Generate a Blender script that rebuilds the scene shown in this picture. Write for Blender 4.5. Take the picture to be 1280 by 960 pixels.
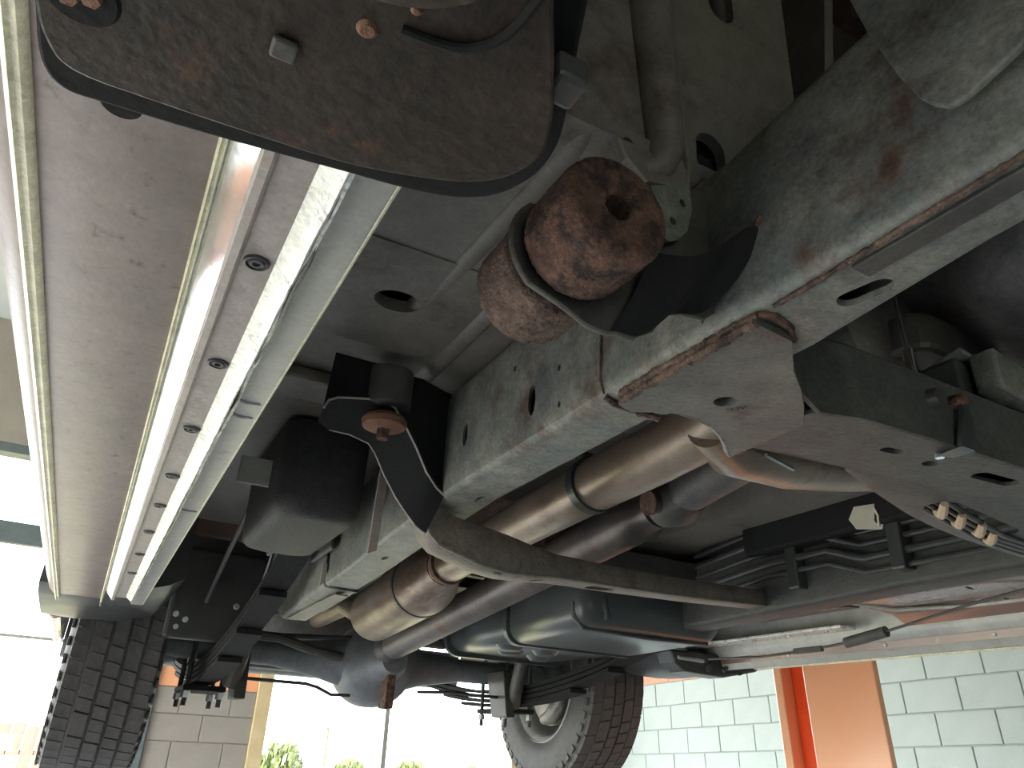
import bpy, bmesh, math, random
from mathutils import Vector, Matrix, noise

for o in list(bpy.data.objects): bpy.data.objects.remove(o)
SC = bpy.context.scene
COL = SC.collection
R = math.radians
random.seed(7)
CAM_Z = 1.5                                   # the phone is held 1.5 m above the workshop floor

# ------------------------------------------------------------------ camera
cd = bpy.data.cameras.new('camera'); cam = bpy.data.objects.new('camera', cd); COL.objects.link(cam)
cd.lens = 26.0; cd.sensor_width = 36.0; cd.clip_start = 0.01; cd.clip_end = 400
ax = Vector((0.85952, -0.51057, 0.02318)).normalized()
az = Vector((-0.43965, -0.76172, -0.47591)).normalized()
ay = az.cross(ax).normalized(); ax = ay.cross(az)
cam.matrix_world = Matrix(((ax.x, ay.x, az.x, 0), (ax.y, ay.y, az.y, 0), (ax.z, ay.z, az.z, CAM_Z), (0, 0, 0, 1)))
SC.camera = cam

# ------------------------------------------------------------------ sky, sun, exposure
W = bpy.data.worlds.new('sky'); SC.world = W; W.use_nodes = True
bg = W.node_tree.nodes['Background']
bg.inputs[0].default_value = (0.90, 0.96, 1.0, 1); bg.inputs[1].default_value = 10.0
sl = bpy.data.lights.new('sun', 'SUN'); sl.energy = 36.0; sl.angle = R(2.0); sl.color = (1.0, 0.97, 0.93)
sun = bpy.data.objects.new('sun', sl); COL.objects.link(sun)
sun.rotation_euler = Vector((0.70, 0.22, -0.62)).to_track_quat('-Z', 'Y').to_euler()
SC.view_settings.view_transform = 'Standard'; SC.view_settings.look = 'None'
SC.view_settings.exposure = 0.3; SC.view_settings.gamma = 1.0; SC.view_settings.use_curve_mapping = False

def portal(name, loc, rot, sx, sy):
    l = bpy.data.lights.new(name, 'AREA'); l.shape = 'RECTANGLE'; l.size = sx; l.size_y = sy
    l.cycles.is_portal = True
    o = bpy.data.objects.new(name, l); COL.objects.link(o); o.location = loc; o.rotation_euler = rot

# ------------------------------------------------------------------ materials
MATS = {}
def mat(name, c1, c2=None, scale=8.0, rough=0.5, metal=0.0, bump=0.0, bscale=None, c3=None, c3amt=0.5, c3scale=3.0,
        rvar=0.15, stretch=None, spec=0.5, coat=0.0, crough=0.1, fine=0.0):
    m = bpy.data.materials.new(name); m.use_nodes = True; nt = m.node_tree; N = nt.nodes; L = nt.links
    b = N['Principled BSDF']
    b.inputs['Metallic'].default_value = metal; b.inputs['Specular IOR Level'].default_value = spec
    b.inputs['Coat Weight'].default_value = coat; b.inputs['Coat Roughness'].default_value = crough
    tc = N.new('ShaderNodeTexCoord'); src = tc.outputs['Object']
    if stretch:
        mp = N.new('ShaderNodeMapping'); mp.inputs['Scale'].default_value = stretch
        L.new(src, mp.inputs[0]); src = mp.outputs[0]
    n1 = N.new('ShaderNodeTexNoise'); n1.inputs['Scale'].default_value = scale; n1.inputs['Detail'].default_value = 6
    n1.inputs['Roughness'].default_value = 0.65; L.new(src, n1.inputs['Vector'])
    rp = N.new('ShaderNodeValToRGB'); rp.color_ramp.elements[0].position = 0.32; rp.color_ramp.elements[1].position = 0.68
    rp.color_ramp.elements[0].color = (*c1, 1); rp.color_ramp.elements[1].color = (*(c2 or c1), 1)
    L.new(n1.outputs[0], rp.inputs[0]); col = rp.outputs[0]
    if c3:
        n2 = N.new('ShaderNodeTexNoise'); n2.inputs['Scale'].default_value = c3scale; n2.inputs['Detail'].default_value = 8
        n2.inputs['Roughness'].default_value = 0.7; L.new(src, n2.inputs['Vector'])
        r2 = N.new('ShaderNodeValToRGB'); r2.color_ramp.elements[0].position = 1 - c3amt - 0.06; r2.color_ramp.elements[1].position = 1 - c3amt + 0.06
        L.new(n2.outputs[0], r2.inputs[0])
        mx = N.new('ShaderNodeMix'); mx.data_type = 'RGBA'; L.new(r2.outputs[0], mx.inputs[0]); L.new(col, mx.inputs[6])
        mx.inputs[7].default_value = (*c3, 1); col = mx.outputs[2]
    if fine:
        n4 = N.new('ShaderNodeTexNoise'); n4.inputs['Scale'].default_value = 210; n4.inputs['Detail'].default_value = 5; n4.inputs['Roughness'].default_value = .75
        L.new(tc.outputs['Object'], n4.inputs['Vector'])
        n5 = N.new('ShaderNodeTexNoise'); n5.inputs['Scale'].default_value = 34; n5.inputs['Detail'].default_value = 7; n5.inputs['Roughness'].default_value = .7
        L.new(tc.outputs['Object'], n5.inputs['Vector'])
        ad = N.new('ShaderNodeMath'); ad.operation = 'ADD'; L.new(n4.outputs[0], ad.inputs[0]); L.new(n5.outputs[0], ad.inputs[1])
        m4 = N.new('ShaderNodeMapRange'); m4.inputs[1].default_value = .65; m4.inputs[2].default_value = 1.35
        m4.inputs[3].default_value = 1 - fine; m4.inputs[4].default_value = 1 + fine; L.new(ad.outputs[0], m4.inputs[0])
        vm = N.new('ShaderNodeVectorMath'); vm.operation = 'SCALE'; L.new(col, vm.inputs[0]); L.new(m4.outputs[0], vm.inputs['Scale']); col = vm.outputs[0]
    L.new(col, b.inputs['Base Color'])
    mr = N.new('ShaderNodeMapRange'); mr.inputs[3].default_value = max(0.03, rough - rvar); mr.inputs[4].default_value = min(1, rough + rvar)
    L.new(n1.outputs[0], mr.inputs[0]); L.new(mr.outputs[0], b.inputs['Roughness'])
    if bump:
        n3 = N.new('ShaderNodeTexNoise'); n3.inputs['Scale'].default_value = bscale or scale * 6; n3.inputs['Detail'].default_value = 4
        L.new(src, n3.inputs['Vector'])
        bp = N.new('ShaderNodeBump'); bp.inputs['Strength'].default_value = bump; bp.inputs['Distance'].default_value = 0.003
        L.new(n3.outputs[0], bp.inputs['Height']); L.new(bp.outputs[0], b.inputs['Normal'])
    MATS[name] = m
    return m
mat('frame_steel', (.112, .126, .122), (.235, .230, .195), 11, .52, .05, .45, 110, (.095, .058, .041), .37, 9, fine=.6)
mat('rust', (0.070, 0.038, 0.028), (0.209, 0.112, 0.074), 70, .85, .0, 1.0, 300, (0.038, 0.023, 0.019), .48, 40, fine=0.6)
mat('rust_flake', (0.078, 0.050, 0.041), (0.204, 0.138, 0.106), 90, .85, .1, 1.0, 300, (0.036, 0.022, 0.018), .42, 30, fine=0.7)
mat('arm_steel', (0.013, 0.009, 0.007), (0.038, 0.026, 0.019), 26, .58, .05, .28, 190, (0.077, 0.034, 0.016), .37, 30, spec=.35, fine=.6)
mat('arm_edge', (.009, .010, .011), (.018, .018, .018), 20, .8, .0, .3, 150, spec=.2)
mat('bare_rust', (.15, .070, .042), (.27, .13, .078), 60, .7, .1, .6)
mat('sill_paint', (.225, .180, .162), (.31, .258, .235), 10, .42, .0, .10, 160, (.12, .098, .086), .355, 60, stretch=(1, .7, 1), fine=0.22)
mat('sill_bead', (.66, .63, .46), (.90, .87, .66), 20, .4, .1, .5, 200, (.2, .17, .12), .33, 60, fine=0.3)
mat('polished', (.82, .84, .84), (.9, .91, .9), 5, .12, 1.0, .05, 40, rvar=.05)
mat('sill_strip', (.36, .31, .28), (.44, .39, .36), 14, .4, .1, .3, 120, (.12, .10, .09), .32, 30, fine=0.25)
mat('seam_paint', (.62, .63, .60), (.82, .83, .80), 60, .3, .3, .8, 150, (.25, .24, .22), .34, 60, fine=0.3)
mat('inner_sill', (.36, .365, .345), (.46, .46, .435), 8, .4, .15, .2, 90, (.14, .13, .12), .3, 22, fine=0.2)
mat('plug', (.05, .05, .05), (.10, .10, .10), 40, .35)
mat('floor_paint', (0.173, 0.159, 0.143), (0.227, 0.210, 0.189), 5, .45, .1, .25, 60, (0.104, 0.076, 0.062), .38, 6, fine=0.3)
mat('black_plastic', (0.025, 0.028, 0.029), (0.049, 0.052, 0.052), 15, .36, 0, .2, 200)
mat('tank_plastic', (0.044, 0.051, 0.054), (0.061, 0.068, 0.071), 6, .30, 0, .04, 60, rvar=.04)
mat('canister', (.017, .018, .018), (.04, .041, .039), 60, .6, 0, .6, 320, fine=0.4)
mat('exhaust', (0.196, 0.144, 0.106), (0.310, 0.247, 0.190), 7, .36, .5, .2, 60, (0.127, 0.078, 0.052), .42, 5, stretch=(0.970, 0.402, 0.970), fine=0.25)
mat('driveshaft', (0.088, 0.077, 0.073), (0.144, 0.125, 0.115), 9, .42, .4, .2, 80, (0.125, 0.062, 0.037), .36, 9, fine=0.3)
mat('beam_steel', (.075, .067, .058), (.135, .122, .105), 18, .5, .08, .5, 130, (.06, .038, .027), .36, 12, fine=0.5)
mat('dark_steel', (0.041, 0.041, 0.041), (0.078, 0.075, 0.069), 12, .5, .08, .3, 90, (0.069, 0.037, 0.024), .36, 10, fine=0.4)
mat('cross_steel', (0.048, 0.050, 0.047), (0.088, 0.088, 0.080), 18, .55, .05, .4, 130, (0.045, 0.036, 0.030), .36, 12, fine=0.5)
mat('hang_steel', (.12, .098, .082), (.20, .168, .142), 20, .5, .08, .5, 150, (.09, .058, .042), .38, 14, fine=0.5)
mat('gusset_steel', (.075, .080, .074), (.15, .15, .128), 14, .52, .05, .4, 110, (.075, .045, .033), .36, 12, fine=.5)
mat('right_steel_shaded', (.030, .033, .034), (.055, .057, .055), 14, .55, .05, .3, 110, fine=.4)  # darker copy of the rail steel, standing in for weaker light on the right
mat('axle_steel', (0.117, 0.130, 0.143), (0.195, 0.208, 0.221), 9, .5, .2, .3, 90, fine=0.3)
mat('rubber', (0.053, 0.053, 0.055), (0.105, 0.102, 0.099), 30, .65, 0, .3, 200)
mat('wheel_alloy', (.60, .60, .58), (.72, .72, .7), 10, .32, .5, .1)
mat('brake_iron', (.16, .15, .14), (.28, .26, .24), 20, .5, .6, .2)
mat('chrome', (.8, .8, .8), (.9, .9, .9), 10, .12, 1.0, rvar=.03)
mat('zinc', (.42, .45, .45), (.55, .57, .56), 12, .35, .7, .1)
mat('trans_cast', (0.084, 0.084, 0.086), (0.144, 0.138, 0.132), 10, .5, .35, .4, 80, (0.120, 0.072, 0.048), .38, 8, fine=0.4)
mat('tan_clip', (.42, .31, .22), (.55, .43, .32), 20, .6)
mat('paper_tag', (.62, .58, .46), (.74, .70, .58), 30, .8)
mat('body_paint', (.20, .135, .12), (.25, .17, .15), 6, .25, .1, .05, 40, coat=.4)
mat('weld_grey', (.20, .19, .17), (.30, .29, .25), 50, .6, .2, .8, 200)
mat('orange', (0.970, 0.430, 0.225), (0.970, 0.460, 0.250), 4, .40, 0, .03, 30, spec=.8, coat=1.0, crough=.22)  # lift paint made paler, the glare on its face put into the colour
mat('orange_in_shade', (.80, .07, .01), (.88, .09, .015), 4, .35, 0, .05, 30)  # same lift paint deepened as if in shade, for the track
mat('block', (.46, .53, .515), (.52, .58, .565), 5, .5, 0, .6, 45, (.43, .49, .475), .3, 9)
mat('block_orange', (.82, .34, .23), (.86, .40, .28), 5, .6, 0, .6, 45)
mat('block_beige', (.30, .27, .245), (.36, .325, .295), 4, .7, 0, .5, 40)
mat('mortar', (.42, .48, .47), (.47, .53, .52), 20, .8, 0, .4)
mat('wall_paint', (.40, .45, .46), (.46, .51, .52), 3, .7, 0, .2)
mat('ceiling_paint', (.48, .50, .50), (.55, .57, .57), 3, .8)
mat('concrete', (0.166, 0.179, 0.189), (0.241, 0.253, 0.264), 2.5, .55, 0, .2, 30, (0.120, 0.128, 0.136), .34, 1.2)
mat('jamb', (.62, .47, .26), (.75, .60, .36), 6, .45)
mat('aluminium', (.42, .44, .42), (.5, .52, .5), 10, .4, .6)
mat('dark_frame', (.10, .13, .14), (.14, .17, .18), 10, .5)
mat('grass', (.10, .11, .04), (.17, .16, .075), .6, .9, 0, .3, 10, (.19, .155, .10), .45, .25)
mat('leaf', (.07, .095, .028), (.14, .16, .055), 1.5, .6)
mat('bark', (.10, .075, .05), (.17, .13, .10), 8, .9, 0, .5)
mat('pole_wood', (.09, .08, .065), (.13, .12, .10), 8, .8)
mat('fence_wood', (.12, .08, .062), (.16, .11, .085), 3, .8)
gm = bpy.data.materials.new('glass'); gm.use_nodes = True; nt = gm.node_tree
for n_ in list(nt.nodes):
    if n_.type == 'BSDF_PRINCIPLED': nt.nodes.remove(n_)
tr = nt.nodes.new('ShaderNodeBsdfTransparent'); tr.inputs[0].default_value = (.95, .95, .95, 1)
gl = nt.nodes.new('ShaderNodeBsdfGlossy'); gl.inputs['Roughness'].default_value = .02
mx = nt.nodes.new('ShaderNodeMixShader'); mx.inputs[0].default_value = .05
nt.links.new(tr.outputs[0], mx.inputs[1]); nt.links.new(gl.outputs[0], mx.inputs[2])
nt.links.new(mx.outputs[0], nt.nodes['Material Output'].inputs[0]); MATS['glass'] = gm

# ------------------------------------------------------------------ mesh helpers
class MB:
    def __init__(s): s.v = []; s.f = []
    def add(s, vs, fs):
        k = len(s.v); s.v += [tuple(p) for p in vs]; s.f += [tuple(i + k for i in f) for f in fs]; return s
    def box(s, x0, x1, y0, y1, z0, z1, M=None):
        vs = [Vector((x, y, z)) for x in (x0, x1) for y in (y0, y1) for z in (z0, z1)]
        if M: vs = [M @ p for p in vs]
        return s.add(vs, [(0, 1, 3, 2), (4, 6, 7, 5), (0, 4, 5, 1), (2, 3, 7, 6), (0, 2, 6, 4), (1, 5, 7, 3)])
    def loft(s, secs, caps=True, closed=True):
        n_ = len(secs[0]); k = len(s.v)
        for c in secs: s.v += [tuple(p) for p in c]
        for i in range(len(secs) - 1):
            for j in range(n_ if closed else n_ - 1):
                a = k + i * n_ + j; b = k + i * n_ + (j + 1) % n_
                s.f.append((a, b, b + n_, a + n_))
        if caps:
            s.f.append(tuple(k + j for j in reversed(range(n_))))
            s.f.append(tuple(k + (len(secs) - 1) * n_ + j for j in range(n_)))
        return s
    def prism(s, poly, axis, a, b):
        def p3(u, w, t): return {'x': (t, u, w), 'y': (u, t, w), 'z': (u, w, t)}[axis]
        return s.loft([[p3(u, w, a) for u, w in poly], [p3(u, w, b) for u, w in poly]])
    def tube(s, path, r, n=14, caps=True):
        path = [Vector(p) for p in path]; rs = r if isinstance(r, (list, tuple)) else [r] * len(path)
        secs = []; ref = None
        for i, p in enumerate(path):
            d = (path[min(i + 1, len(path) - 1)] - path[max(i - 1, 0)]).normalized()
            if ref is None:
                ref = Vector((0, 0, 1)) if abs(d.z) < .9 else Vector((1, 0, 0))
            u = (ref - d * ref.dot(d)).normalized(); ref = u; w = d.cross(u)
            secs.append([p + (u * math.cos(t) + w * math.sin(t)) * rs[i] for t in [2 * math.pi * j / n for j in range(n)]])
        return s.loft(secs, caps)
    def lathe(s, c, axis, prof, n=32, caps=True):
        """prof: list of (offset along axis, radius)"""
        c = Vector(c); secs = []
        for a, r in prof:
            ring = []
            for j in range(n):
                t = 2 * math.pi * j / n; u, w = r * math.cos(t), r * math.sin(t)
                ring.append(c + Vector({'x': (a, u, w), 'y': (w, a, u), 'z': (u, w, a)}[axis]))
            secs.append(ring)
        return s.loft(secs, caps)
    def build(s, name, m, parent=None, smooth=35, bevel=0, loc=None):
        me = bpy.data.meshes.new(name); me.from_pydata(s.v, [], s.f); me.update()
        bm = bmesh.new(); bm.from_mesh(me); bmesh.ops.recalc_face_normals(bm, faces=bm.faces); bm.to_mesh(me); bm.free()
        me.materials.append(MATS[m])
        o = bpy.data.objects.new(name, me); COL.objects.link(o)
        if parent: o.parent = parent
        if loc is not None: o.location = loc
        if bevel:
            b = o.modifiers.new('b', 'BEVEL'); b.width = bevel; b.segments = 2; b.limit_method = 'ANGLE'; b.angle_limit = R(40)
        shade(o, smooth)
        return o
def shade(o, ang):
    if ang:
        for p in o.data.polygons: p.use_smooth = True
        o.data.set_sharp_from_angle(angle=R(ang))
def rrect(x0, x1, z0, z1, r, n=3):
    pts = []
    for cx, cz, a0 in ((x1 - r, z1 - r, 0), (x0 + r, z1 - r, 90), (x0 + r, z0 + r, 180), (x1 - r, z0 + r, 270)):
        for i in range(n + 1):
            t = R(a0 + 90 * i / n); pts.append((cx + r * math.cos(t), cz + r * math.sin(t)))
    return pts
def cut(o, cm):
    """take the cutter volume out of a mesh"""
    me = bpy.data.meshes.new('c'); me.from_pydata(cm.v, [], cm.f)
    bm = bmesh.new(); bm.from_mesh(me); bmesh.ops.recalc_face_normals(bm, faces=bm.faces); bm.to_mesh(me); bm.free()
    c = bpy.data.objects.new('c', me); COL.objects.link(c); c.matrix_world = Matrix.Identity(4)
    keep = o.parent; loc = o.location.copy(); o.parent = None; o.location = (0, 0, 0)
    md = o.modifiers.new('x', 'BOOLEAN'); md.object = c; md.operation = 'DIFFERENCE'; md.solver = 'EXACT'
    bpy.context.view_layer.update()
    new = bpy.data.meshes.new_from_object(o.evaluated_get(bpy.context.evaluated_depsgraph_get()))
    o.modifiers.clear(); o.data = new; bpy.data.objects.remove(c)
    o.parent = keep; o.location = loc; shade(o, 30)
    return o
def oval(cu, cv, a, b, n=20, rot=0):
    c, s_ = math.cos(rot), math.sin(rot)
    return [(cu + a * math.cos(t) * c - b * math.sin(t) * s_, cv + a * math.cos(t) * s_ + b * math.sin(t) * c) for t in [2 * math.pi * i / n for i in range(n)]]
def slot(cu, cv, L_, r, rot=0, n=8):
    pts = [(L_ / 2 + r * math.cos(t), r * math.sin(t)) for t in [-math.pi / 2 + math.pi * i / n for i in range(n + 1)]]
    pts += [(-L_ / 2 - r * math.cos(t), -r * math.sin(t)) for t in [-math.pi / 2 + math.pi * i / n for i in range(n + 1)]]
    c, s_ = math.cos(rot), math.sin(rot)
    return [(cu + x * c - y * s_, cv + x * s_ + y * c) for x, y in pts]
def thing(name, label, cat, loc=(0, 0, 0), rot=(0, 0, 0), group=None):
    o = bpy.data.objects.new(name, None); COL.objects.link(o); o.location = loc; o.rotation_euler = rot
    o.empty_display_size = .1; tag(o, label, cat, group); return o
def tag(o, label, cat, group=None):
    o['label'] = label; o['category'] = cat
    if group: o['group'] = group
    return o
def struct(o, label=None):
    o['kind'] = 'structure'
    if label: o['label'] = label
    return o

# ================================================================== THE SETTING
XR, YB, XL, YF, ZC = 5.05, 7.0, -4.6, -6.5, 5.0
struct(MB().box(XL - .3, XR + .3, YF - .3, YB + .3, -.2, 0).build('floor', 'concrete', smooth=0))
struct(MB().box(XL - .3, XR + .3, YF - .3, YB + .3, ZC, ZC + .2).build('ceiling', 'ceiling_paint', smooth=0))
wr = struct(MB().box(XR + .012, XR + .25, YF, YB + .3, 0, ZC).build('wall_right', 'mortar', smooth=0))
# concrete blocks of the wall, each 40 x 20 cm, orange paint from 2.37 m up
blk = MB().box(-.02, .02, -.1915, .1915, -.0965, .0965).build('block', 'block', wr, smooth=0, bevel=.005)
blko = MB().box(-.02, .02, -.1915, .1915, -.0965, .0965).build('block', 'block_orange', wr, smooth=0, bevel=.005)
first = {0: blk, 1: blko}
for k in range(13):
    z = .677 + .2 * k
    for j in range(19):
        y = .2 + .39 * j + (.195 if k % 2 else 0)
        if y > YB - .19: continue
        og = 1 if z > 2.37 else 0
        if first.get(og) is not None: o = first[og]; first[og] = None
        else:
            o = (blko if og else blk).copy(); COL.objects.link(o)
        o.location = (XR + .02 + random.uniform(-.0015, .0015), y, z)
# back wall: pier between two bays, lintel, end piece
wb = MB(); wb.box(.80, 1.60, YB + .012, YB + .3, 0, 3.4); wb.box(4.22, XR + .012, YB, YB + .3, 0, 3.4); wb.box(XL, -4.5, YB, YB + .3, 0, 3.9)
wb.box(.80, XR + .012, YB, YB + .3, 3.4, ZC); wb.box(XL, .80, YB, YB + .3, 3.9, ZC)
wb = struct(wb.build('wall_back', 'block_beige', smooth=0))
pb = MB().box(-.197, .197, -.02, .02, -.097, .097).build('block', 'block_beige', wb, smooth=0, bevel=.004)
po = MB().box(-.197, .197, -.02, .02, -.097, .097).build('block', 'orange', wb, smooth=0, bevel=.004)
half = MB().box(-.097, .097, -.02, .02, -.097, .097).build('block', 'block_beige', wb, smooth=0, bevel=.004)
used = set()
for k in range(14):
    z = 1.05 + .2 * k - .01
    cols = [(1.0, 1), (1.4, 1)] if k % 2 == 0 else [(.9, 0), (1.2, 1), (1.5, 0)]
    for x, full in cols:
        src = (po if z > 2.13 else pb) if full else half
        if src.name not in used: o = src; used.add(src.name)
        else: o = src.copy(); COL.objects.link(o)
        if not full and z > 2.13:
            o.data = o.data.copy(); o.data.materials[0] = MATS['orange']
        o.location = (x, YB + .02, z)
wl = MB(); wl.box(XL - .25, XL, YF, -.6, 0, ZC); wl.box(XL - .25, XL, .45, 1.15, 0, ZC); wl.box(XL - .25, XL, 6.4, YB + .3, 0, ZC); wl.box(XL - .25, XL, -.6, 6.4, 3.6, ZC)  # middle pillar is unseen, placed to keep sun off the left lift post
struct(wl.build('wall_left', 'wall_paint', smooth=0))
wf = MB(); wf.box(XL, -1.9, YF - .25, YF, 0, ZC); wf.box(-.1, XR + .25, YF - .25, YF, 0, ZC); wf.box(-1.9, -.1, YF - .25, YF, 2.2, ZC)  # unseen opening added behind the camera to light the toe board
struct(wf.build('wall_front', 'wall_paint', smooth=0))
# glazed bay right of the pier: frame, mullions, panes
w1 = MB(); w1.box(1.60, 1.72, YB - .03, YB + .2, 0, 3.4); w1.box(4.13, 4.22, YB - .03, YB + .2, 0, 3.4); w1.box(1.72, 4.13, YB, YB + .15, 3.28, 3.4)
w1 = struct(w1.build('window_1', 'jamb', smooth=0, bevel=.006))
MB().box(2.80, 2.845, YB + .03, YB + .10, 0, 3.28).build('mullion', 'aluminium', w1, smooth=0, bevel=.004)
for x0, x1 in ((1.72, 2.80), (2.845, 4.13)):
    MB().box(x0, x1, YB + .06, YB + .066, 0, 3.28).build('pane', 'glass', w1, smooth=0)
# left bay: glazed sectional door
d1 = MB(); d1.box(.70, .80, YB - .03, YB + .2, 0, 3.9); d1.box(-4.5, -4.42, YB - .03, YB + .2, 0, 3.9); d1.box(-4.42, .70, YB, YB + .15, 3.82, 3.9)
d1 = struct(d1.build('door_1', 'dark_frame', smooth=0, bevel=.006))
MB().box(-4.42, .70, YB + .03, YB + .09, 3.10, 3.27).build('door_rail', 'dark_frame', d1, smooth=0, bevel=.004)
MB().box(-4.42, .70, YB + .04, YB + .08, 2.405, 2.425).build('door_rail', 'aluminium', d1, smooth=0)
for z0, z1 in ((0, 2.405), (2.425, 3.10), (3.27, 3.82)):
    MB().box(-4.42, .70, YB + .055, YB + .061, z0, z1).build('pane', 'glass', d1, smooth=0)
portal('daylight_back_right', (2.9, YB + .4, 1.7), (R(-90), 0, 0), 2.6, 3.4)
portal('daylight_back_left', (-1.85, YB + .4, 1.95), (R(-90), 0, 0), 5.3, 3.9)
portal('daylight_left_a', (XL - .3, -.08, 1.8), (0, R(-90), 0), 3.6, 1.05)
portal('added_daylight_front', (-1.0, YF - .3, 1.1), (R(90), 0, 0), 1.8, 2.2)
portal('daylight_left_b', (XL - .3, 3.78, 1.8), (0, R(-90), 0), 3.6, 5.25)
# outdoors
struct(MB().box(-120, 120, -120, 160, -.4, -.205).build('ground', 'grass', smooth=0))
def bush_mesh(seed, nleaf):
    rnd = random.Random(seed); m = MB()
    for i in range(nleaf):
        t = rnd.uniform(0, 6.283); h = rnd.random(); rr = math.sqrt(rnd.random()) * (1.0 - .55 * h * h)
        p = Vector((math.cos(t) * rr, math.sin(t) * rr, .08 + .92 * h * (1 - .25 * rr * rnd.random())))
        a = Vector((rnd.uniform(-1, 1), rnd.uniform(-1, 1), rnd.uniform(-.5, 1))).normalized(); b = a.orthogonal().normalized(); c = a.cross(b); s = rnd.uniform(.05, .10)
        m.add([p - b * s, p + c * s * .6, p + b * s, p - c * s * .6], [(0, 1, 2, 3)])
    return m
bm1 = bush_mesh(1, 1500); bm2 = bush_mesh(2, 1500)
def bush(mb, stem, x, y, w, h, label):
    t = thing('bush', label, 'bush', (x, y, -.205), (0, 0, random.uniform(0, 6)), 'hedge bushes outside the bay')
    t.scale = (w, w, h)
    f = bpy.data.objects.new('foliage', mb); COL.objects.link(f); f.parent = t
    s = bpy.data.objects.new('stem', stem); COL.objects.link(s); s.parent = t
t0 = bm1.build('foliage', 'leaf', smooth=0); f1 = t0.data; bpy.data.objects.remove(t0)
t0 = bm2.build('foliage', 'leaf', smooth=0); f2 = t0.data; bpy.data.objects.remove(t0)
t0 = MB().tube([(0, 0, 0), (.03, 0, .4), (0, .04, .7)], [.06, .05, .02], 7).build('stem', 'bark'); st = t0.data; bpy.data.objects.remove(t0)
for i, (x, y, w, h) in enumerate([(5.0, 27, 1.05, 2.2), (7.3, 27, 1.05, 2.75), (9.6, 27, 1.05, 2.3), (11.9, 27, 1.05, 2.35), (14.2, 27, 1.05, 2.25), (16.5, 27, 1.05, 2.9)]):
    bush(f1 if i % 2 else f2, st, x, y, w, h, 'sunlit green hedge bush growing on the grass beyond the glazed bay')
pole = thing('utility_pole', 'thin weathered wooden pole standing in the grass outside', 'pole', (6.75, 21, -.205))
MB().tube([(0, 0, 0), (0, 0, 2.9)], [.10, .08], 10).build('shaft', 'pole_wood', pole)
MB().lathe((0, 0, 2.9), 'z', [(0, .095), (.03, .095), (.06, .03)], 10).build('cap', 'aluminium', pole)
fn = thing('board_fence', 'reddish brown board fence seen beyond the glazed door', 'fence', (-.6, 20, -.205))
for i in range(22):
    MB().box(-.12, .12, -.015, .015, 0, 2.55 + .03 * (i % 3)).build('board', 'fence_wood', fn, smooth=0, loc=(-4 + .26 * i, 0, 0))
for z in (.5, 2.0): MB().box(-4.15, 1.6, .02, .07, z, z + .1).build('fence_rail', 'fence_wood', fn, smooth=0)

# ================================================================== VEHICLE LIFT
def lift_post(label, x, y, sgn):
    t = thing('lift_post', label, 'lift post', (x, y, 0), group=None)
    s = sgn
    def bx(m, x0, x1, y0, y1, z0, z1): m.box(min(s * x0, s * x1), max(s * x0, s * x1), y0, y1, z0, z1); return m
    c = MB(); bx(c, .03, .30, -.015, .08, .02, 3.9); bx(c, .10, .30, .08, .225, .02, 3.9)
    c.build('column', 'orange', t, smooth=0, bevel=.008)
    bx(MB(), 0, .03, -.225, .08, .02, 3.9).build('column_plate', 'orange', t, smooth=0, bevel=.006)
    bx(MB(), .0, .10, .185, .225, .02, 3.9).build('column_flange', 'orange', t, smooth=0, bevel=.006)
    bx(MB(), .06, .10, .08, .185, .02, 3.9).build('slide_track', 'orange_in_shade', t, smooth=0, bevel=.004)
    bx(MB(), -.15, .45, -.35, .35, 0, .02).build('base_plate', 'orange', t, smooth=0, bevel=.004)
    for dx in (-.1, .4):
        for dy in (-.28, .28):
            MB().lathe((s * dx, dy, .02), 'z', [(0, .018), (.018, .018), (.022, .014)], 6).build('anchor_bolt', 'zinc', t)
    return t
lift_post('tall orange steel lift column standing in front of the grey block wall', 2.50, 1.96, 1)
lp2 = lift_post('vehicle lift column with a dark rusty rounded swing arm reaching under the rocker', -.95, 1.96, -1)

# swing arm of that column; x, y, z here are metres from the phone
def spline(pts, k=5):
    out = []; n_ = len(pts)
    for i in range(n_ - 1):
        p0, p1, p2, p3 = (Vector(pts[max(0, min(n_ - 1, i + d))]) for d in (-1, 0, 1, 2))
        for q in range(k):
            t = q / k
            out.append(tuple(.5 * ((2 * p1) + (p2 - p0) * t + (2 * p0 - 5 * p1 + 4 * p2 - p3) * t * t + (3 * p1 - p0 - 3 * p2 + p3) * t ** 3)))
    return out + [tuple(pts[-1])]
sec = lambda p, d: [Vector(p) + d * .055 * a + Vector((0, 0, .225 + .026 * b)) for a, b in ((-1, -1), (1, -1), (1, 1), (-1, 1))]
arm = MB().loft([sec((-.03, .02, 0), Vector((.6, .8, 0))), sec((-.22, -.02, 0), Vector((.8, .6, 0))), sec((-.95, 1.74, 0), Vector((.92, .4, 0)))]).build('swing_arm', 'arm_steel', lp2, smooth=0, bevel=.004, loc=Vector((0, 0, CAM_Z)) - lp2.location)
arm.rotation_euler = (R(2.4997), 0, R(-2.0156))          # the arm follows the slight rake of the raised truck
arm['label'] = 'dark rusty swing arm with rounded end plate'
low = spline([(-.064, .12), (-.0615, .190), (-.0585, .212), (-.050, .2215), (-.025, .2215), (.007, .2195), (.038, .2165), (.064, .2095), (.083, .201), (.094, .190), (.098, .176), (.094, .162), (.086, .147), (.066, .115)]) + [(.02, .02), (-.09, .02)]
upp = [(-.09, .02)] + spline([(-.068, .225), (-.067, .250), (-.060, .2615), (-.044, .2615), (-.003, .257), (.044, .250), (.068, .2465), (.088, .241), (.103, .231), (.111, .216), (.113, .200), (.109, .182), (.095, .15)]) + [(.04, .02)]
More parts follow.
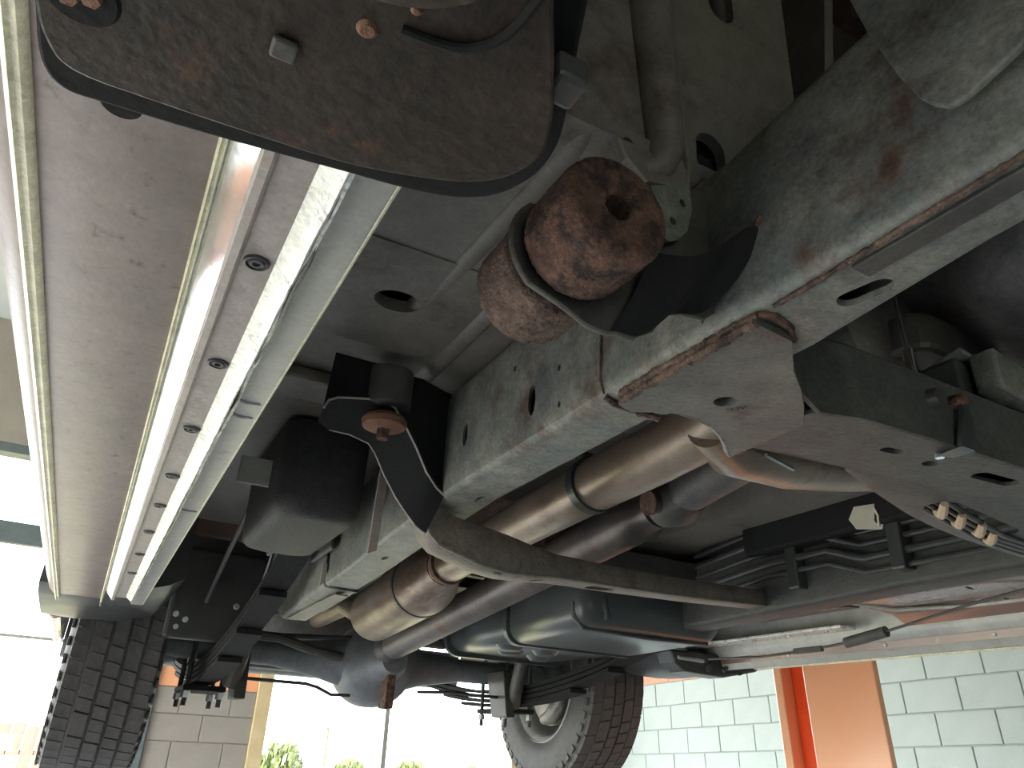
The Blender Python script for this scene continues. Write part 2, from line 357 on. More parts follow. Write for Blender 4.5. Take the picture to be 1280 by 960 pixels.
MB().prism(low, 'z', .19, .196).build('lower_plate', 'arm_steel', arm, smooth=0, bevel=.0012)
upp = [(x * .985, y * .968) for x, y in upp]
MB().prism(upp, 'z', .208, .222).build('upper_plate', 'arm_edge', arm, smooth=0, bevel=.0015)
MB().prism([(x * .85 - .002, y * .94 - .004) for x, y in low], 'z', .196, .208).build('web', 'arm_edge', arm, smooth=0)
MB().lathe((.018, .102, .19), 'z', [(-.004, .0), (-.004, .040), (-.003, .043), (0, .044)], 48).build('pad_disc', 'arm_steel', arm)
MB().lathe((.027, .157, .19), 'z', [(-.0012, .0), (-.0012, .0022), (0, .0034)], 14).build('rust_rivet', 'bare_rust', arm)
MB().lathe((.0375, .1435, .19), 'z', [(-.0012, .0), (-.0012, .0010), (0, .0020)], 12).build('rust_rivet', 'bare_rust', arm)
for dx, dy in ((-.052, .1895), (-.046, .1870)):
    MB().lathe((dx, dy, .19), 'z', [(-.0025, 0), (-.0025, .0030), (0, .0036)], 6).build('arm_bolt', 'bare_rust', arm)
MB().lathe((-.049, .1885, .19), 'z', [(-.0010, 0), (-.0010, .010), (0, .011)], 24).build('washer', 'arm_edge', arm)
MB().box(.003, .011, .172, .180, .1875, .19).build('lock_stud', 'dark_steel', arm, smooth=0, bevel=.001)
MB().box(.086, .098, .144, .157, .194, .206).build('lock_stud', 'dark_steel', arm, smooth=0, bevel=.002)
MB().tube(spline([(.036, .1515, .1898), (.047, .1500, .189), (.057, .1455, .1885), (.064, .134, .1885), (.066, .112, .1885)]), .0016, 8).build('weld_ridge', 'arm_edge', arm)
MB().lathe((-.040, .2525, .230), 'z', [(-.020, 0), (-.020, .0075), (0, .0075)], 20).build('pin', 'arm_edge', arm)
MB().lathe((-.02, .09, .222), 'z', [(0, .05), (.018, .05), (.02, .045), (.02, 0)], 28).build('rubber_pad', 'rubber', arm)
# ================================================================== THE TRUCK (truck axes: x across, y rearward, z up, seen from the phone)
O = Vector((.92, 1.40, -.13))
RT = Matrix.Rotation(R(-2.0156), 3, 'Z') @ Matrix.Rotation(R(2.4997), 3, 'X')
truck = thing('pickup_truck', 'pickup truck raised on the lift, its dirty rusty underside seen from below', 'truck', RT @ O + Vector((0, 0, CAM_Z)), (R(2.4997), 0, R(-2.0156)))
def P(mb, name, m, parent=None, smooth=35, bevel=0, label=None):
    o = mb.build(name, m, parent or truck, smooth, bevel, None if parent else -O)
    if label: o['label'] = label
    return o
def ext(prof, y0, y1, ys=None):
    ys = ys or [y0, y1]
    return MB().loft([[(x, y, z) for x, z in prof] for y in ys])
def wob(y, s, a, seed=0): return a * noise.noise(Vector((y * s, seed * 3.7, 1.3)))
CX = 1.84
def rocker(mir, sub):
    fx = (lambda x: CX - x) if mir else (lambda x: x)
    pr = lambda pts: [(fx(x), z) for x, z in pts]
    UP = .0072
    up = lambda x, z: (x * (z + UP) / z, z + UP)
    pu = lambda pts: [(fx(up(x, z)[0]), up(x, z)[1]) for x, z in pts]
    y0, y1 = -.35, 2.30
    rk = P(ext(pr([(-.15, .40), (-.135, .34), (-.122, .295), (-.113, .278), (-.103, .270), (-.006, .270), (.0, .274), (.0, .40)]), y0, y1), 'rocker_panel', 'sill_paint', smooth=50)
    # ribbed beads along the panel
    for xs in ((-.1015, -.0885), (-.0065, -.001)):
        a, b = xs; w = b - a
        pts = [(a, .271), (a + .1 * w, .267), (a + .3 * w, .2655), (a + .42 * w, .2672), (a + .58 * w, .2672), (a + .7 * w, .2655), (a + .9 * w, .267), (b, .271)]
        P(ext(pr(pts), y0, y1 - .01), 'panel_bead', 'sill_bead', rk, 60)
    if not mir:
        P(ext(pr([(-.0012, .2672), (.0055, .2598), (.0128, .2520), (.0140, .2535), (.002, .2720)]), y0, 1.85), 'polished_step', 'polished', rk, 40, label='mirror bright polished step')
        P(ext(pu([(.0125, .2440), (.0140, .2410), (.0185, .2405), (.0205, .2425), (.0205, .255), (.0125, .255)]), y0, 1.85), 'rolled_lip', 'sill_strip', rk, 50)
        ss = P(ext(pu([(.0200, .2440), (.0395, .2440), (.0395, .256), (.0200, .256)]), y0, 1.82), 'sill_strip', 'sill_strip', rk, 0)
        for x, y in [(.0295, .07), (.0295, .235), (.0295, .394), (.031, .545), (.0315, .699), (.032, .859), (.032, .995), (.032, 1.15), (.032, 1.32), (.032, 1.50)]:
            g = MB().lathe((fx(x * 1.03), y, .2440 + UP), 'z', [(-.0005, .0), (-.0005, .0022), (-.002, .0026), (-.002, .0042), (-.0008, .0048), (-.0008, .0058), (-.0022, .0064), (-.0018, .0074), (0, .0078)], 20)
            P(g, 'plug', 'plug', rk, 30)
        # crimped pinch flange, its free edge wavy
        secs = []
        for i in range(150):
            y = y0 + i * (1.80 - y0) / 149; d = wob(y, 28, .0022, 1) + wob(y, 90, .0010, 2)
            secs.append([(fx(up(x, z)[0]), y, up(x, z)[1]) for x, z in ((.0390, .2435), (.0505 + d * .6, .2350 + d), (.0518 + d * .6, .2362 + d), (.0420, .2470))])
        P(MB().loft(secs), 'pinch_flange', 'seam_paint', rk, 60, label='bright crumpled pinch weld flange')
        secs = []
        for i in range(150):
            y = y0 + i * (1.80 - y0) / 149; d = wob(y, 20, .0024, 5) + wob(y, 70, .001, 6)
            secs.append([(fx(up(x, z)[0]), y, up(x, z)[1]) for x, z in ((.0530 + d * .7, .2385 + d * .5), (.0552 + d * .7, .2385 + d * .5), (.0570, .2500), (.0550, .2500))])
        P(MB().loft(secs), 'flange_lip', 'seam_paint', rk, 60)
        if not mir:
            gp_ = [(fx(.0555 + wob(y, 22, .0020, 9)), y, .2462 + wob(y, 22, .0010, 11)) for y in [y0 + i * .016 for i in range(134)]]
            P(MB().tube(gp_, [.0009 + max(0, wob(y, 14, .0022, 13)) for _, y, _ in gp_], 6), 'seam_gap', 'black_plastic', rk)
        isl = P(ext(pu([(.0545, .2500), (.0765, .2500), (.0800, .2525), (.0815, .262), (.0815, .46), (.0545, .46)]), y0, 1.95), 'inner_sill', 'inner_sill', rk, 45)
        for y in (.62, .655, 1.02): P(MB().tube([(fx(.058), y, .2574), (fx(.068), y + .003, .2568), (fx(.078), y + .001, .2574)], .0016, 6), 'sill_crease', 'inner_sill', rk)
        P(MB().tube([(fx(.0816), y, .2602) for y in (y0, .5, 1.2, 1.95)], .0017, 6), 'hem_edge', 'sill_bead', rk)
    else:
        for name, m, pts in (('sill_edge', 'inner_sill', [(1.803, .2535), (1.790, .270), (1.800, .285), (1.815, .262)]), ('sill_strip', 'body_paint', [(1.7895, .2705), (1.7855, .2885), (1.800, .30), (1.802, .285)]),  # maroon colour of the strip stands in for a reflection
                             ('inner_sill', 'inner_sill', [(1.785, .289), (1.778, .300), (1.772, .312), (1.772, .46), (1.80, .46), (1.80, .30)])):
            P(ext(pts, y0, 2.0), name, m, rk, 40)
        for y in (.55, .86, 1.02, 1.30, 1.62): P(MB().lathe((1.7872, y, .279), 'x', [(-.003, 0), (-.003, .004), (.001, .005)], 10), 'plug', 'seam_paint', rk)
    return rk
rocker(False, True)
# far rocker: mirrored section, seen from its inner side
rocker(True, True)
# wheel-house lips behind each rocker
for mir in (False, True):
    fx = (lambda x: CX - x) if mir else (lambda x: x)
    w = MB()
    prof = lambda s: [(fx(-.135), .262 * s), (fx(-.06), .258 * s), (fx(.05), .262 * s), (fx(.13), .285 * s), (fx(.16), .33), (fx(.16), .48), (fx(-.135), .48)]
    w.loft([[(x, y, z) for x, z in prof(s)] for y, s in ((1.96, 1.09), (2.02, 1.03), (2.30, 1.0), (2.37, 1.01))])
    P(w, 'wheel_house_liner', 'black_plastic', None, 40)
# ---- cab floor with a pressed pocket, tunnel side and toe board
fl = MB(); fl.box(.07, .62, .405, 2.05, .50, .515); flo = P(fl, 'floor_pan', 'floor_paint', None, 0)
cut(flo, MB().prism(oval(.232, .772, .030, .024), 'z', .48, .54))
P(MB().prism(rrect(.11, .335, .66, .90, .05, 5), 'z', .5005, .4975), 'floor_pocket', 'floor_paint', flo, 0, .001)
cut(bpy.data.objects['floor_pocket'], MB().prism(oval(.232, .772, .030, .024), 'z', .48, .508))
P(MB().tube([(.281, .412, .514), (.279, .45, .512), (.272, .62, .512), (.262, .95, .514)], [.014, .017, .017, .014], 16), 'floor_rib', 'floor_paint', flo)
P(MB().tube([(.345, .44, .514), (.345, .7, .513), (.345, 1.3, .513)], [.016, .020, .020], 16), 'floor_rib', 'floor_paint', flo)
P(MB().box(.09, .60, 1.02, 1.10, .478, .50), 'floor_crossbar', 'floor_paint', flo, 0, .006)
P(MB().box(.06, .62, .43, 2.05, .545, .56), 'cabin_light_block', 'black_plastic', None, 0)  # unseen dark sheet added to block light behind the floor hole
P(MB().box(.62, 1.22, .40, 2.05, .72, .735), 'floor_tunnel', 'floor_paint', None, 0)
P(MB().box(.618, .63, .40, 2.05, .50, .73), 'tunnel_side', 'floor_paint', None, 0)
P(MB().box(1.21, 1.222, .40, 2.05, .50, .73), 'tunnel_side', 'floor_paint', None, 0)
P(MB().box(1.22, 1.77, .30, 2.05, .50, .515), 'floor_pan', 'floor_paint', None, 0)
tb = MB(); tb.loft([[(x, y, z) for y, z in ((.412, .50), (.390, 1.15), (.402, 1.15), (.424, .50))] for x in (.07, .56)])
toe = P(tb, 'toe_board', 'floor_paint', None, 0)
cut(toe, MB().prism(slot(.455, .805, .07, .0185, R(90)), 'y', .33, .50).prism(slot(.424, .540, .02, .019, R(90)), 'y', .33, .50))
P(MB().prism([(.545, .45), (.56, .45), (.70, 1.15), (.685, 1.15)], 'y', .39, .52), 'cowl_side', 'floor_paint', None, 0)
P(MB().tube([(.330, .396, 1.10), (.343, .402, .78), (.350, .404, .66), (.359, .406, .545), (.361, .407, .512), (.352, .408, .487), (.334, .409, .476)], [.028, .026, .023, .020, .019, .015, .008], 16), 'pressed_rib', 'floor_paint', toe)
P(MB().tube([(.364, .394, 1.10), (.368, .396, .80), (.377, .400, .60), (.386, .404, .50), (.380, .406, .455)], .004, 8), 'pressed_edge', 'floor_paint', toe)
P(MB().prism([(.30, .50), (.31, .475), (.335, .455), (.365, .440), (.382, .452), (.386, .50)], 'y', .402, .412), 'toe_flange', 'floor_paint', toe, 0, .004)
P(MB().lathe((.315, .404, .497), 'y', [(-.001, 0), (-.001, .006), (.002, .006)], 14), 'drain_plug', 'black_plastic', toe)

# ---- frame rails
def rail(mir):
    fx = (lambda x: CX - x) if mir else (lambda x: x)
    secs = []
    for y, x0, z0, h in ((.50, .388, .320, .165), (.92, .388, .320, .165), (1.20, .396, .311, .165), (1.46, .408, .302, .165), (1.95, .425, .293, .165), (2.14, .432, .290, .165), (2.30, .434, .345, .15), (2.55, .434, .43, .14), (3.1, .434, .45, .13)):
        secs.append([(fx(x), y, z) for x, z in rrect(x0, x0 + .080, z0, z0 + h, .012)])
    rl = P(MB().loft(secs), 'frame_rail', 'right_steel_shaded' if mir else 'frame_steel', None, 40)
    c = MB()
    if not mir:
        def side(y, z, a, b, n=16): c.prism(oval(y, z, a, b, n), 'x', .36, .43)
        side(.696, .372, .0085, .0200); side(.635, .389, .0030, .0045, 10); side(.634, .343, .0030, .0045, 10); side(.743, .435, .003, .0045, 10)
        side(.597, .432, .0030, .0045, 10); side(.696, .464, .0025, .004, 10); side(.885, .393, .008, .018); side(1.74, .36, .012, .018)
        for x, y in ((.440, .932), (.44, 1.328)): c.prism(oval(x, y, .005, .014), 'z', .28, .345)
        cut(rl, MB().loft([[(x, y, z) for x, z in rrect(x0 + .004, x0 + .076, z0 + .004, z0 + .161, .008)] for y, x0, z0 in ((.51, .388, .320), (.92, .388, .320), (1.20, .396, .311), (1.46, .408, .302), (1.90, .4235, .294))]))
        cut(rl, c)
        # stepped sleeve seam at the rear joint
        secs = []
        for y, g in ((1.640, .0), (1.642, .003), (1.95, .003), (1.953, .0)):
            x0 = .408 + (y - 1.46) * .0347; z0 = .302 - (y - 1.46) * .0184
            secs.append([(x, y, z) for x, z in rrect(x0 - g, x0 + .08 + g, z0 - g, z0 + .165 + g, .014)])
        P(MB().loft(secs), 'joint_sleeve', 'frame_steel', rl, 40)
        P(MB().tube([(.412 + .002 * math.sin(k), 1.636 + .012 * math.sin(k * .9), .46 - .026 * k) for k in range(6)] + [(.425, 1.632, .300), (.45, 1.636, .2965), (.49, 1.64, .2965)], .0032, 6), 'joint_gap', 'black_plastic', rl)
        P(MB().box(.446, .476, 1.66, 2.12, .2865, .290), 'flange_strip', 'weld_grey', rl, 0, .001)
    # deeper front sleeve section
    secs = []
    for y, x0, x1, z0, z1 in ((.545, .384, .475, .3155, .489), (.50, .382, .477, .311, .490), (.36, .384, .474, .309, .478), (.20, .386, .458, .309, .492), (.05, .386, .452, .309, .52), (-.25, .386, .452, .309, .56)):
        secs.append([(fx(x), y, z) for x, z in rrect(x0, x1, z0, z1, .018, 4)])
    fs = P(MB().loft(secs), 'front_rail_section', 'frame_steel', None, 40)
    if not mir:
        cut(fs, MB().loft([[(x, y, z) for x, z in rrect(x0 + .005, x1 - .005, .3145, .470, .012, 4)] for y, x0, x1 in ((.53, .384, .474), (.36, .384, .474), (.20, .386, .458), (.0, .386, .452))]))
        cut(fs, MB().box(.440, .492, .445, .502, .29, .345))
        cut(fs, MB().prism(slot(.432, .282, .022, .010, R(100)), 'z', .28, .34).prism(oval(.43, .474, .0026, .004, 10), 'x', .36, .41).prism(oval(.405, .458, .0025, .004, 10), 'x', .36, .41))
    return rl, fs
rl, fs = rail(False)
rlr, fsr = rail(True)
def bead(path, r, seed, step=.004):
    """lumpy weld run along a polyline"""
    pts = [Vector(p) for p in path]; out = []
    for a, b in zip(pts, pts[1:]):
        k = max(2, int((b - a).length / step))
        out += [a.lerp(b, i / k) for i in range(k)]
    out.append(pts[-1]); rs = [r * (1 + .45 * noise.noise(p * 240 + Vector((seed, 0, 0)))) for p in out]
    out = [p + Vector((noise.noise(p * 90 + Vector((seed, 5, 0))), 0, noise.noise(p * 90 + Vector((0, 9, seed))))) * r * .35 for p in out]
    return MB().tube(out, rs, 7)
P(bead([(.383, .545, .40), (.382, .546, .335), (.386, .546, .320)], .0014, 1), 'weld_seam', 'rust', fs)
P(bead([(.388, .548, .318), (.395, .546, .314), (.420, .545, .311), (.455, .548, .311)], .0040, 2), 'weld_seam', 'rust_flake', fs)
P(bead([(.392, .522, .3085), (.386, .515, .3095), (.385, .46, .3085), (.387, .39, .3085), (.389, .345, .3085)], .0042, 3), 'weld_seam', 'rust_flake', fs)
P(bead([(.392, .522, .308), (.398, .532, .307), (.412, .532, .307), (.432, .52, .307)], .0042, 4), 'weld_seam', 'rust_flake', fs)
P(bead([(.389, .345, .3085), (.400, .338, .3085), (.425, .345, .308), (.440, .356, .308)], .0030, 5), 'weld_seam', 'rust', fs)
P(bead([(.391, .33, .309), (.390, .28, .308), (.388, .22, .308), (.388, .10, .3085), (.388, -.1, .309)], .0024, 6), 'rail_seam', 'rust_flake', fs)
P(MB().loft([[(x, y, z) for x, z in ((.396, .3095), (.414, .3095), (.414, .3060), (.396, .3060))] for y in (-.2, .05, .20, .265)]), 'seam_flange', 'dark_steel', fs, 0, .001)
# plate bolted on the front of the rail, out towards the wheel
fp = [(.40, .30), (.36, .255), (.28, .21), (.199, .195), (.45, .10)]
fpl = MB().prism([(.211, .52), (.200, .452), (.187, .397), (.179, .372), (.173, .361), (.165, .352), (.155, .350), (.121, .358), (.05, .40), (.05, .52)], 'x', .366, .372)
fpo = P(fpl, 'rail_bracket', 'frame_steel', None, 0, .0015)
P(MB().box(.372, .387, .06, .20, .45, .50), 'bracket_web', 'frame_steel', fpo, 0)
# ---- gusset under the rail and transmission crossmember
gp = [(.386, .515), (.387, .345), (.430, .350), (.470, .385), (.500, .405), (.535, .432), (.566, .462), (.5695, .566), (.560, .560), (.543, .545), (.520, .528), (.497, .516), (.472, .509), (.449, .508), (.425, .520), (.408, .531), (.394, .527)]
gu = P(MB().prism(gp, 'z', .3000, .3075), 'rail_gusset', 'gusset_steel', None, 0)
cut(gu, MB().prism(oval(.465, .463, .0105, .0105), 'z', .29, .32))
P(bead([(.386, .515, .302), (.386, .43, .302), (.388, .347, .302)], .0045, 8), 'weld_seam', 'rust_flake', gu)
P(MB().tube([(.449, .508, .3035), (.472, .509, .3035), (.497, .516, .3035), (.520, .528, .3035), (.543, .545, .3035), (.560, .560, .3035), (.5695, .566, .3035)], .0042, 8), 'rolled_edge', 'frame_steel', gu)
P(bead([(.5695, .566, .3025), (.568, .52, .3025), (.566, .47, .3025)], .0026, 9), 'raw_edge', 'bare_rust', gu)
tc_ = bpy.data.curves.new('t', 'FONT'); tc_.body = '15 324'; tc_.size = .0072; tc_.extrude = .0003
to = bpy.data.objects.new('t', tc_); COL.objects.link(to); bpy.context.view_layer.update()
tm = bpy.data.meshes.new_from_object(to.evaluated_get(bpy.context.evaluated_depsgraph_get())); bpy.data.objects.remove(to)
tm.materials.clear(); tm.materials.append(MATS['dark_steel'])
so = bpy.data.objects.new('stamped_number', tm); COL.objects.link(so); so.parent = gu
so.location = (.482, .478, .2998); so.rotation_euler = (R(180), 0, R(-62))
cmr = MB()
cmr.prism([(.545, .452), (.556, .432), (.60, .420), (.68, .4155), (.90, .4115), (1.32, .4100), (1.32, .492), (.95, .494), (.75, .513), (.60, .530), (.562, .534)], 'z', .3005, .3055)
cmo = P(cmr, 'crossmember', 'cross_steel', None, 0)
cut(cmo, MB().prism(slot(.694, .458, .016, .006, R(-8)), 'z', .28, .32).prism(oval(.759, .460, .0095, .007), 'z', .28, .32).prism(slot(.862, .450, .050, .010, R(-4)), 'z', .28, .32).prism(oval(1.0, .45, .012, .012), 'z', .28, .32))
fw = [(.428, .350), (.470, .384), (.52, .418), (.556, .431), (.60, .419), (.68, .4145), (.90, .4105), (1.32, .4090)]
sv = []
for i, (x, y) in enumerate(fw):
    h = (.36, .38, .39, .395, .392, .388, .384, .382)[i]
    b_ = (.312, .308, .304, .3005, .3005, .3005, .3005, .3005)[i]
    sv.append([(x, y, b_), (x, y, h - .012), (x, y + .012, h), (x, y + .030, h), (x, y + .030, h - .004), (x, y + .013, h - .004), (x, y + .005, h - .014), (x, y + .005, b_)])
P(MB().loft(sv), 'crossmember_front', 'cross_steel', cmo, 40)
P(MB().loft([[(x, y, z) for z in (.3005, .37)] + [(x, y + .004, z) for z in (.37, .3005)] for x, y in ((.562, .531), (.60, .527), (.75, .510), (.95, .491), (1.32, .489))]), 'crossmember_back', 'dark_steel', cmo, 0)
P(MB().lathe((.745, .404, .352), 'y', [(-.006, 0), (-.006, .007), (.010, .008)], 14), 'strap_bolt', 'rust', cmo)
P(MB().lathe((.712, .408, .348), 'y', [(-.004, 0), (-.004, .010), (.006, .012)], 16), 'strap_bolt', 'dark_steel', cmo)
P(MB().loft([[(x - w, y, z), (x + w, y, z), (x + w, y + .005, z), (x - w, y + .005, z)] for x, y, z, w in ((.747, .402, .356, .006), (.748, .401, .335, .007), (.743, .403, .312, .011), (.742, .405, .297, .012), (.742, .425, .296, .011), (.742, .43, .299, .006))]), 'rubber_strap', 'black_plastic', cmo, 40)
P(MB().lathe((.740, .436, .2995), 'z', [(-.004, 0), (-.004, .005), (0, .006)], 6), 'strap_clip', 'chrome', cmo)
# angled bracing plate with loom clips behind the crossmember
tp = MB().prism([(.70, .515), (.725, .541), (.82, .575), (.925, .608), (1.0, .626), (1.10, .642), (1.32, .66), (1.32, .49), (.95, .494)], 'z', .309, .313)
tpo = P(tp, 'brace_plate', 'cross_steel', None, 0, .001)
cut(tpo, MB().prism(slot(1.02, .575, .17, .022, R(8)), 'z', .28, .34))
for k, (x, y) in enumerate(((.93, .56), (.99, .575), (1.05, .585), (1.10, .60))):
    P(MB().tube([(x - .016, y - .014, .305), (x - .006, y - .004, .299), (x + .006, y + .006, .299), (x + .015, y + .016, .306), (x + .016, y + .02, .315)], [.005, .0065, .0065, .006, .004], 8), 'loom_clip', 'tan_clip', tpo)
for k in range(4): P(MB().tube([(.86, .535 + .012 * k, .316), (1.0, .566 + .011 * k, .308), (1.12, .592 + .011 * k, .306), (1.3, .61 + .012 * k, .31)], .004, 8), 'wire', 'black_plastic', tpo)

# ---- transmission and transfer case above the crossmember
tm_ = MB().lathe((.98, .50, .63), 'y', [(-.35, .10), (-.30, .19), (-.20, .205), (-.10, .185), (-.04, .150), (.06, .142), (.16, .135), (.30, .12), (.42, .075), (.50, .06)], 36)
tro = P(tm_, 'transmission', 'trans_cast', None, 40)
for y in (.32, .44, .57, .70): P(MB().lathe((.98, y, .63), 'y', [(-.006, .10), (-.005, .162 - .02 * (y - .3) * 2), (.005, .162 - .02 * (y - .3) * 2), (.006, .10)], 36), 'case_rib', 'trans_cast', tro)
P(MB().prism(rrect(.80, 1.12, .46, .74, .03, 4), 'z', .465, .52), 'oil_pan', 'dark_steel', tro, 0, .008)
P(MB().lathe((.83, .62, .52), 'y', [(-.12, .05), (-.10, .085), (.10, .085), (.12, .05)], 28), 'transfer_case', 'trans_cast', tro)
P(MB().tube([(.775, .47, .60), (.785, .475, .52), (.79, .476, .452)], [.003, .003, .003], 8), 'dipstick_tube', 'chrome', tro)
P(MB().lathe((.79, .476, .425), 'z', [(0, .007), (.034, .007)], 14), 'chrome_sleeve', 'chrome', tro)
P(MB().tube([(.765, .48, .426), (.80, .478, .431), (.83, .474, .418)], .0025, 6), 'spring_clip', 'chrome', tro)
mb_ = MB().prism([(.80, .42), (.91, .43), (.94, .50), (.83, .52)], 'z', .435, .441); mbo = P(mb_, 'mount_plate', 'frame_steel', None, 0, .001)
cut(mbo, MB().prism(oval(.845, .47, .010, .006), 'z', .42, .46).prism(oval(.872, .472, .008, .005), 'z', .42, .46))
P(MB().prism([(.82, .395), (.925, .408), (.925, .435), (.82, .425)], 'z', .386, .437), 'mount_block', 'frame_steel', mbo, 0, .004)
P(MB().box(.80, 1.12, .43, .48, .386, .435), 'mount_rubber', 'black_plastic', mbo, 0, .008)
P(MB().box(.97, 1.10, .42, .44, .43, .47), 'mount_tab', 'frame_steel', mbo, 0, .003)
def rough_cushion(y0, prof, name, m, label):
    dense = []
    for (a, r), (b, q) in zip(prof, prof[1:]):
        k = max(1, int(math.hypot(b - a, q - r) / .0022)); dense += [(a + (b - a) * i / k, r + (q - r) * i / k) for i in range(k)]
    mb = MB().lathe((bmx, y0, bmz), 'y', dense + [prof[-1]], 150)
    out = []
    for p in mb.v:
        v = Vector(p); rad = Vector((v.x - bmx, 0, v.z - bmz)); d = .0011 * noise.noise(v * 330) + .0007 * noise.noise(v * 760)
        out.append(tuple(v + rad.normalized() * d + Vector((0, d * .6, 0)) if rad.length > 1e-4 else v))
    mb.v = out
    return P(mb, name, m, bpo, 75, label=label)
# ---- front body mount: bracket plate between two rusty cushions
bmx, bmz = .240, .331
arc = [(bmx + .047 * math.cos(R(a)), bmz + .047 * math.sin(R(a))) for a in range(60, 236, 12)]
bp_ = arc + [(.236, .287), (.258, .277), (.274, .276), (.284, .279), (.300, .279), (.318, .290), (.332, .311), (.350, .318), (.372, .320), (.392, .335), (.392, .46), (.32, .44)]
bpo = P(MB().prism([(x, z) for x, z in bp_], 'y', .384, .389), 'body_mount_bracket', 'dark_steel', None, 0, .001)
P(MB().loft([[(.274, .384, .276), (.284, .384, .279), (.300, .384, .279), (.318, .384, .290), (.332, .384, .311), (.350, .384, .318), (.372, .384, .320)], [(.29, .372, .300), (.30, .370, .300), (.318, .368, .302), (.336, .365, .312), (.350, .360, .330), (.366, .352, .345), (.385, .342, .352)], [(.30, .36, .345), (.31, .36, .345), (.325, .355, .345), (.345, .35, .35), (.36, .34, .365), (.375, .335, .38), (.387, .325, .385)]], caps=False, closed=False), 'bracket_cup', 'arm_edge', bpo, 180)  # near-black colour stands in for the shadow inside the cup
for k_ in [o for o in bpo.children if o.name.startswith('bracket_cup')]:
    k_.modifiers.new('s', 'SUBSURF').levels = 2; k_.modifiers['s'].render_levels = 2
P(MB().tube([(x, .3855, z) for x, z in arc[6:] + bp_[len(arc):len(arc) + 5]], .0021, 8), 'bracket_edge', 'beam_steel', bpo)
P(bead([(.3855, .40, .328), (.3845, .37, .345), (.3845, .345, .365), (.385, .325, .39)], .0035, 12), 'weld_seam', 'rust', bpo)
rough_cushion(.318, [(.022, .0005), (.022, .0085), (.002, .0105), (0, .013), (-.001, .036), (.002, .0405), (.008, .0425), (.050, .0425), (.058, .041), (.064, .037)], 'mount_cushion', 'rust', 'rusted cushion with centre hole')
rough_cushion(.395, [(0, .036), (.004, .0425), (.010, .0435), (.052, .0435), (.058, .041), (.060, .03), (.060, .0005)], 'mount_cushion', 'rust_flake', 'flaking cushion behind the bracket')
tb_ = P(MB().prism([(.315, .425), (.322, .378), (.330, .374), (.340, .379), (.351, .393), (.358, .417), (.357, .446)], 'y', .374, .378), 'mount_tab', 'frame_steel', bpo, 0)
cut(tb_, MB().prism(oval(.348, .421, .0032, .0042, 12), 'y', .36, .39).prism(oval(.336, .397, .0032, .0042, 12), 'y', .36, .39))
# ---- second body mount with its swept bracket
A = [(.195, .92, .397), (.200, .92, .410), (.212, .92, .417), (.245, .92, .424), (.275, .92, .430), (.295, .925, .424), (.315, .93, .403), (.335, .93, .374), (.357, .94, .346), (.378, .95, .330), (.394, .955, .322)]
B = [(.205, .99, .405), (.215, .99, .40), (.225, 1.0, .40), (.255, 1.0, .40), (.285, 1.0, .393), (.297, 1.0, .380), (.315, 1.0, .350), (.335, 1.0, .322), (.352, 1.0, .303), (.372, 1.0, .283), (.388, 1.0, .275)]
sk = MB()
up_ = lambda p, d: (p[0] + d, p[1], p[2] + .006)
sk.loft([[A[i], B[i], up_(B[i], .002), up_(A[i], .002)] for i in range(len(A))])
m2 = P(sk, 'body_mount_bracket', 'arm_edge', None, 60)
P(MB().tube(A, .0016, 6), 'bracket_edge', 'sill_strip', m2); P(MB().tube(B[2:], .0013, 6), 'bracket_edge', 'sill_strip', m2)
P(MB().loft([[(x, y + .004, z), (x, y + .006, z), (max(x, .20), y + .006, .485), (max(x, .20), y + .004, .485)] for x, y, z in A]), 'bracket_wall', 'arm_edge', m2, 50)
P(MB().lathe((.285, .935, .392), 'z', [(0, 0), (0, .020), (.004, .030), (.012, .032), (.018, .028), (.022, .01)], 28), 'mount_washer', 'bare_rust', m2, 40, label='orange rusted washer')
P(MB().lathe((.285, .935, .378), 'z', [(0, 0), (0, .009), (.014, .009)], 6), 'mount_bolt', 'rust', m2, 0)
P(MB().lathe((.285, .935, .425), 'z', [(0, .034), (.055, .034)], 24), 'mount_cushion', 'rubber', m2)
# ---- swept beam that hangs under both rails
lowb = [(.376, 1.0, .340), (.377, 1.0, .318), (.384, 1.0, .293), (.396, 1.0, .272), (.412, 1.0, .259), (.438, 1.0, .252), (.479, 1.0, .2405), (.534, 1.02, .240), (.60, 1.05, .249), (.669, 1.08, .260), (.848, 1.142, .276), (1.08, 1.21, .296), (1.36, 1.285, .323)]
upb = [(.408, 1.0, .350), (.408, 1.0, .334), (.413, 1.0, .324), (.422, 1.0, .317), (.436, 1.0, .311), (.455, 1.0, .307), (.490, 1.0, .303), (.542, 1.02, .302), (.60, 1.05, .302), (.668, 1.08, .303), (.848, 1.142, .316), (1.08, 1.21, .336), (1.36, 1.285, .362)]
def ring(i):
    a, b = Vector(lowb[i]), Vector(upb[i]); d = .052
    r = .006
    up = (b - a).normalized(); Y = Vector((0, 1, 0)); Ln = (b - a).length
    pts = []
    for u, v in rrect(0, d, 0, Ln, r, 2): pts.append(a + Y * u + up * v)
    return pts
be = P(MB().loft([ring(i) for i in range(len(lowb))]), 'hanger_beam', 'hang_steel', None, 45)
cut(be, MB().prism(oval(.625, 1.085, .014, .009), 'z', .20, .27).prism(slot(.80, 1.15, .055, .012, R(18)), 'z', .20, .285))
P(MB().tube([(x, y - .001, z + .002) for x, y, z in lowb], .0028, 6), 'beam_edge', 'weld_grey', be)
P(MB().lathe((.52, 1.022, .2385), 'z', [(-.001, 0), (-.001, .006), (.002, .006)], 12), 'beam_bolt', 'dark_steel', be)
P(MB().box(.375, .412, 1.0, 1.05, .335, .365), 'beam_clamp', 'hang_steel', be, 0, .006)

